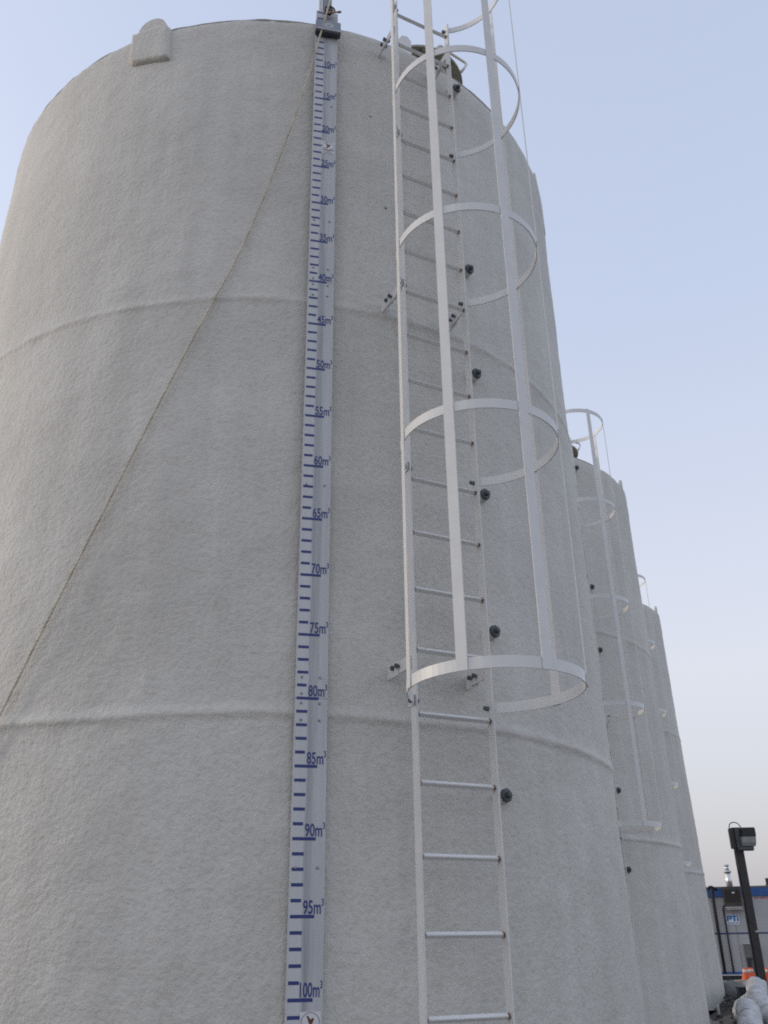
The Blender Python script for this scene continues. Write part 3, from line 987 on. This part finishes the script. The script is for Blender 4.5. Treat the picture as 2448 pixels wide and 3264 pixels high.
# ------------------------------------------------------------------ clutter at the foot of the tanks
def wrapped_pipe(name, path, r, label, loc):
    """insulated pipe: lumpy spiral-wrapped tube with overlapping laps"""
    P = [Vector(p) for p in path]
    fine = []
    for i in range(len(P) - 1):
        p0, p1, p2, p3 = P[max(i - 1, 0)], P[i], P[i + 1], P[min(i + 2, len(P) - 1)]
        for k in range(16):
            t = k / 16
            fine.append(0.5 * (2 * p1 + (p2 - p0) * t + (2 * p0 - 5 * p1 + 4 * p2 - p3) * t * t + (3 * p1 - p0 - 3 * p2 + p3) * t ** 3))
    fine.append(P[-1])
    rad = []
    s = 0.0
    for i, p in enumerate(fine):
        if i:
            s += (p - fine[i - 1]).length
        lap = (s / 0.13) % 1.0
        rr = r * (1.0 + 0.11 * (1 - lap))
        e = min(i, len(fine) - 1 - i)
        if e < 4:
            rr *= (0.45, 0.75, 0.9, 0.97)[e]
        rad.append(rr)
    root = empty(name, loc)
    me = tube_mesh('wrap', [p - Vector(loc) for p in fine], r, 30, rad)
    for v in me.vertices:
        v.co += v.normal * (0.022 * noise.noise((v.co + Vector(loc)) * 11.0) + 0.014 * noise.noise((v.co + Vector(loc)) * 27.0))
    link('wrapping', me, M['wrap'], root, smooth=True)
    bm = bmesh.new()
    for fr in (0.28, 0.62, 0.86):
        i = int(fr * (len(fine) - 1))
        d = (fine[min(i + 1, len(fine) - 1)] - fine[i - 1]).normalized()
        x = d.orthogonal().normalized()
        y = d.cross(x)
        q = [fine[i] - Vector(loc) + (rad[i] + 0.004) * (math.cos(2 * PI * k / 20) * x + math.sin(2 * PI * k / 20) * y) for k in range(21)]
        b = link('tie_band', tube_mesh('tie_band', q, 0.007, 6), M['alu'], root)
    bm.free()
    tag(root, label, 'pipe', 'white wrapped pipes by the tanks')
    return root
wrapped_pipe('wrapped_pipe', [(5.42, 15.25, 0.10), (5.42, 15.15, 0.32), (5.41, 15.0, 0.47), (5.33, 14.75, 0.44), (5.22, 14.5, 0.38), (5.05, 14.0, 0.31), (4.93, 13.4, 0.21), (4.9, 12.9, 0.13)], 0.128,
             'white wrapped pipe with an upturned rounded end beside the lamp post', (5.42, 15.2, 0.0))
wrapped_pipe('wrapped_pipe', [(4.62, 13.25, 0.10), (4.58, 13.15, 0.24), (4.50, 12.95, 0.30), (4.36, 12.5, 0.27), (4.18, 12.0, 0.21), (3.9, 11.2, 0.15), (3.6, 10.4, 0.13)], 0.125,
             'nearer white wrapped pipe at the bottom edge, with a snug band', (4.36, 12.5, 0.0))

wrapped_pipe('wrapped_pipe', [(5.98, 16.9, 0.30), (5.86, 16.5, 0.34), (5.72, 16.0, 0.36), (5.50, 15.55, 0.30), (5.20, 15.1, 0.24), (4.95, 14.6, 0.16)], 0.085,
             'thin wrapped pipe lying on the dirt bank behind the two thicker ones', (5.6, 15.8, 0.0))
gv = empty('gate_valve', (4.98, 14.35, 0.0), 0.4)
tag(gv, 'small dark gate valve with a handwheel among the wrapped pipes', 'valve')
link('valve_body', lathe_mesh('gate_body', [(0.07, 0.0), (0.07, 0.08), (0.045, 0.10), (0.05, 0.16), (0.03, 0.19), (0.012, 0.20), (0.012, 0.27)], 14), M['black'], gv, smooth=True)
link('handwheel', tube_mesh('handwheel', [(0.075 * math.cos(2 * PI * k / 20), 0.075 * math.sin(2 * PI * k / 20), 0.262) for k in range(21)], 0.009, 6), M['alu'], gv, smooth=True)
for k_ in range(2):
    link('wheel_spoke', box_mesh('wheel_spoke', (0.15, 0.012, 0.008)), M['alu'], gv, (0, 0, 0.262), (0, 0, k_ * PI / 2))

def build_cone(loc, rz, label, tilt=0.0):
    root = empty('traffic_cone', loc, rot=(0, R_(tilt), rz))
    link('base', box_mesh('cone_base', (0.36, 0.36, 0.03), 0.01, (0, 0, 0.015)), M['orange'], root)
    c = link('body', lathe_mesh('cone_body', [(0.175, 0.03), (0.165, 0.05), (0.062, 0.52), (0.055, 0.53)], 24), M['orange'], root, smooth=True)
    link('collar', lathe_mesh('cone_collar', [(0.0835, 0.43), (0.068, 0.50)], 24), M['reflect'], c, smooth=True)
    tag(root, label, 'traffic cone', 'orange cones by the shack')
build_cone((8.45, 24.0, 0.0), 0.3, 'orange traffic cone left of the lamp post, before the shack', 2)
build_cone((8.72, 24.4, 0.0), 0.9, 'orange traffic cone almost hidden behind the lamp post')
build_cone((8.98, 24.0, 0.0), 1.2, 'orange traffic cone at the right edge beyond the lamp post')

def berm():
    bm = bmesh.new()
    nx, ny = 46, 70
    g = []
    for j in range(ny + 1):
        row = []
        for i in range(nx + 1):
            x = 4.6 + 2.2 * i / nx
            y = 13.6 + 5.2 * j / ny
            cx = 5.25 + (y - 14.0) * 0.17
            h = 0.30 * math.exp(-((x - cx) / 0.42) ** 2) * min(1, (y - 13.6) / 0.8) * min(1, (18.8 - y) / 0.6)
            h += (0.05 * noise.noise(Vector((x * 4, y * 4, 0))) + 0.035 * noise.noise(Vector((x * 11, y * 11, 3)))) * (h / 0.30) * 1.2
            row.append(bm.verts.new((x, y, h - 0.03)))
        g.append(row)
    for j in range(ny):
        for i in range(nx):
            bm.faces.new((g[j][i], g[j][i + 1], g[j + 1][i + 1], g[j + 1][i]))
    o = link('dirt_berm', bm_mesh(bm, 'dirt_berm'), M['rock'], smooth=False)
    tag(o, kind='structure')
berm()
# loose stones on the bank, too many and too small to count
bm = bmesh.new()
for k in range(420):
    y = random.uniform(13.9, 18.4)
    cx = 5.25 + (y - 14.0) * 0.17
    x = cx + random.gauss(0, 0.33)
    h = 0.30 * math.exp(-((x - cx) / 0.42) ** 2) * min(1, (y - 13.6) / 0.8) * min(1, (18.8 - y) / 0.6)
    s = random.uniform(0.012, 0.05)
    r = bmesh.ops.create_icosphere(bm, subdivisions=1, radius=s)
    for v in r['verts']:
        v.co *= random.uniform(0.7, 1.2)
        v.co.z *= 0.7
    bmesh.ops.translate(bm, vec=(x, y, h - 0.01), verts=r['verts'])
st = link('loose_stones', bm_mesh(bm, 'loose_stones'), M['rock'])
tag(st, 'loose grey stones scattered over the dirt bank', 'stones', kind='stuff')

# grey tarpaulin heap with a white bag against it, plank and a dark valve box
def blob(name, r, sc, loc, mat, amp, freq, label, cat):
    bm = bmesh.new()
    bmesh.ops.create_icosphere(bm, subdivisions=4, radius=r)
    for v in bm.verts:
        n_ = v.co.normalized()
        v.co += n_ * (amp * noise.noise(v.co * freq + Vector(loc)) + amp * 0.5 * abs(noise.noise(v.co * freq * 2.3)))
        v.co.x *= sc[0]; v.co.y *= sc[1]; v.co.z *= sc[2]
        if v.co.z < -r * sc[2] * 0.75:
            v.co.z = -r * sc[2] * 0.75
    o = link(name, bm_mesh(bm, name), mat, None, loc, smooth=True)
    tag(o, label, cat)
blob('tarpaulin', 0.36, (0.85, 1.0, 0.75), (5.98, 17.7, 0.20), M['cloth'], 0.10, 4.0, 'dirty grey tarpaulin heap beside the farthest tank', 'tarpaulin')
blob('white_bag', 0.15, (0.75, 0.9, 0.85), (6.16, 17.5, 0.34), M['bag'], 0.05, 7.0, 'small crumpled white bag on the grey tarpaulin heap', 'bag')
pk = link('plank', box_mesh('plank', (0.75, 0.22, 0.09), 0.008), M['wood'], None, (7.36, 22.0, 0.29), (0, R_(-2), R_(12)))
tag(pk, 'pale timber plank lying below the shack skid', 'plank')
pk2 = link('timber_block', box_mesh('timber_block', (0.55, 0.3, 0.24), 0.012), M['wood'], None, (7.34, 22.05, 0.12), (0, 0, R_(20)))
tag(pk2, 'low timber block under the pale plank', 'timber block')
vb = empty('valve_box', (5.585, 16.1, 0.0))
tag(vb, 'narrow dark valve box standing between the wrapped pipe and the tank', 'valve box')
link('body', box_mesh('valve_body', (0.16, 0.16, 0.42), 0.01, (0, 0, 0.21)), M['black'], vb)
link('lid', box_mesh('valve_lid', (0.18, 0.18, 0.02), 0.004, (0, 0, 0.43)), M['black'], vb)
wp = empty('marker_post', (5.10, 15.95, 0.0), 0)
tag(wp, 'thin whitish post at the foot of the farthest tank', 'post')
link('stake', lathe_mesh('stake', [(0.02, 0.0), (0.02, 0.19), (0.012, 0.20)], 10), M['stub'], wp)
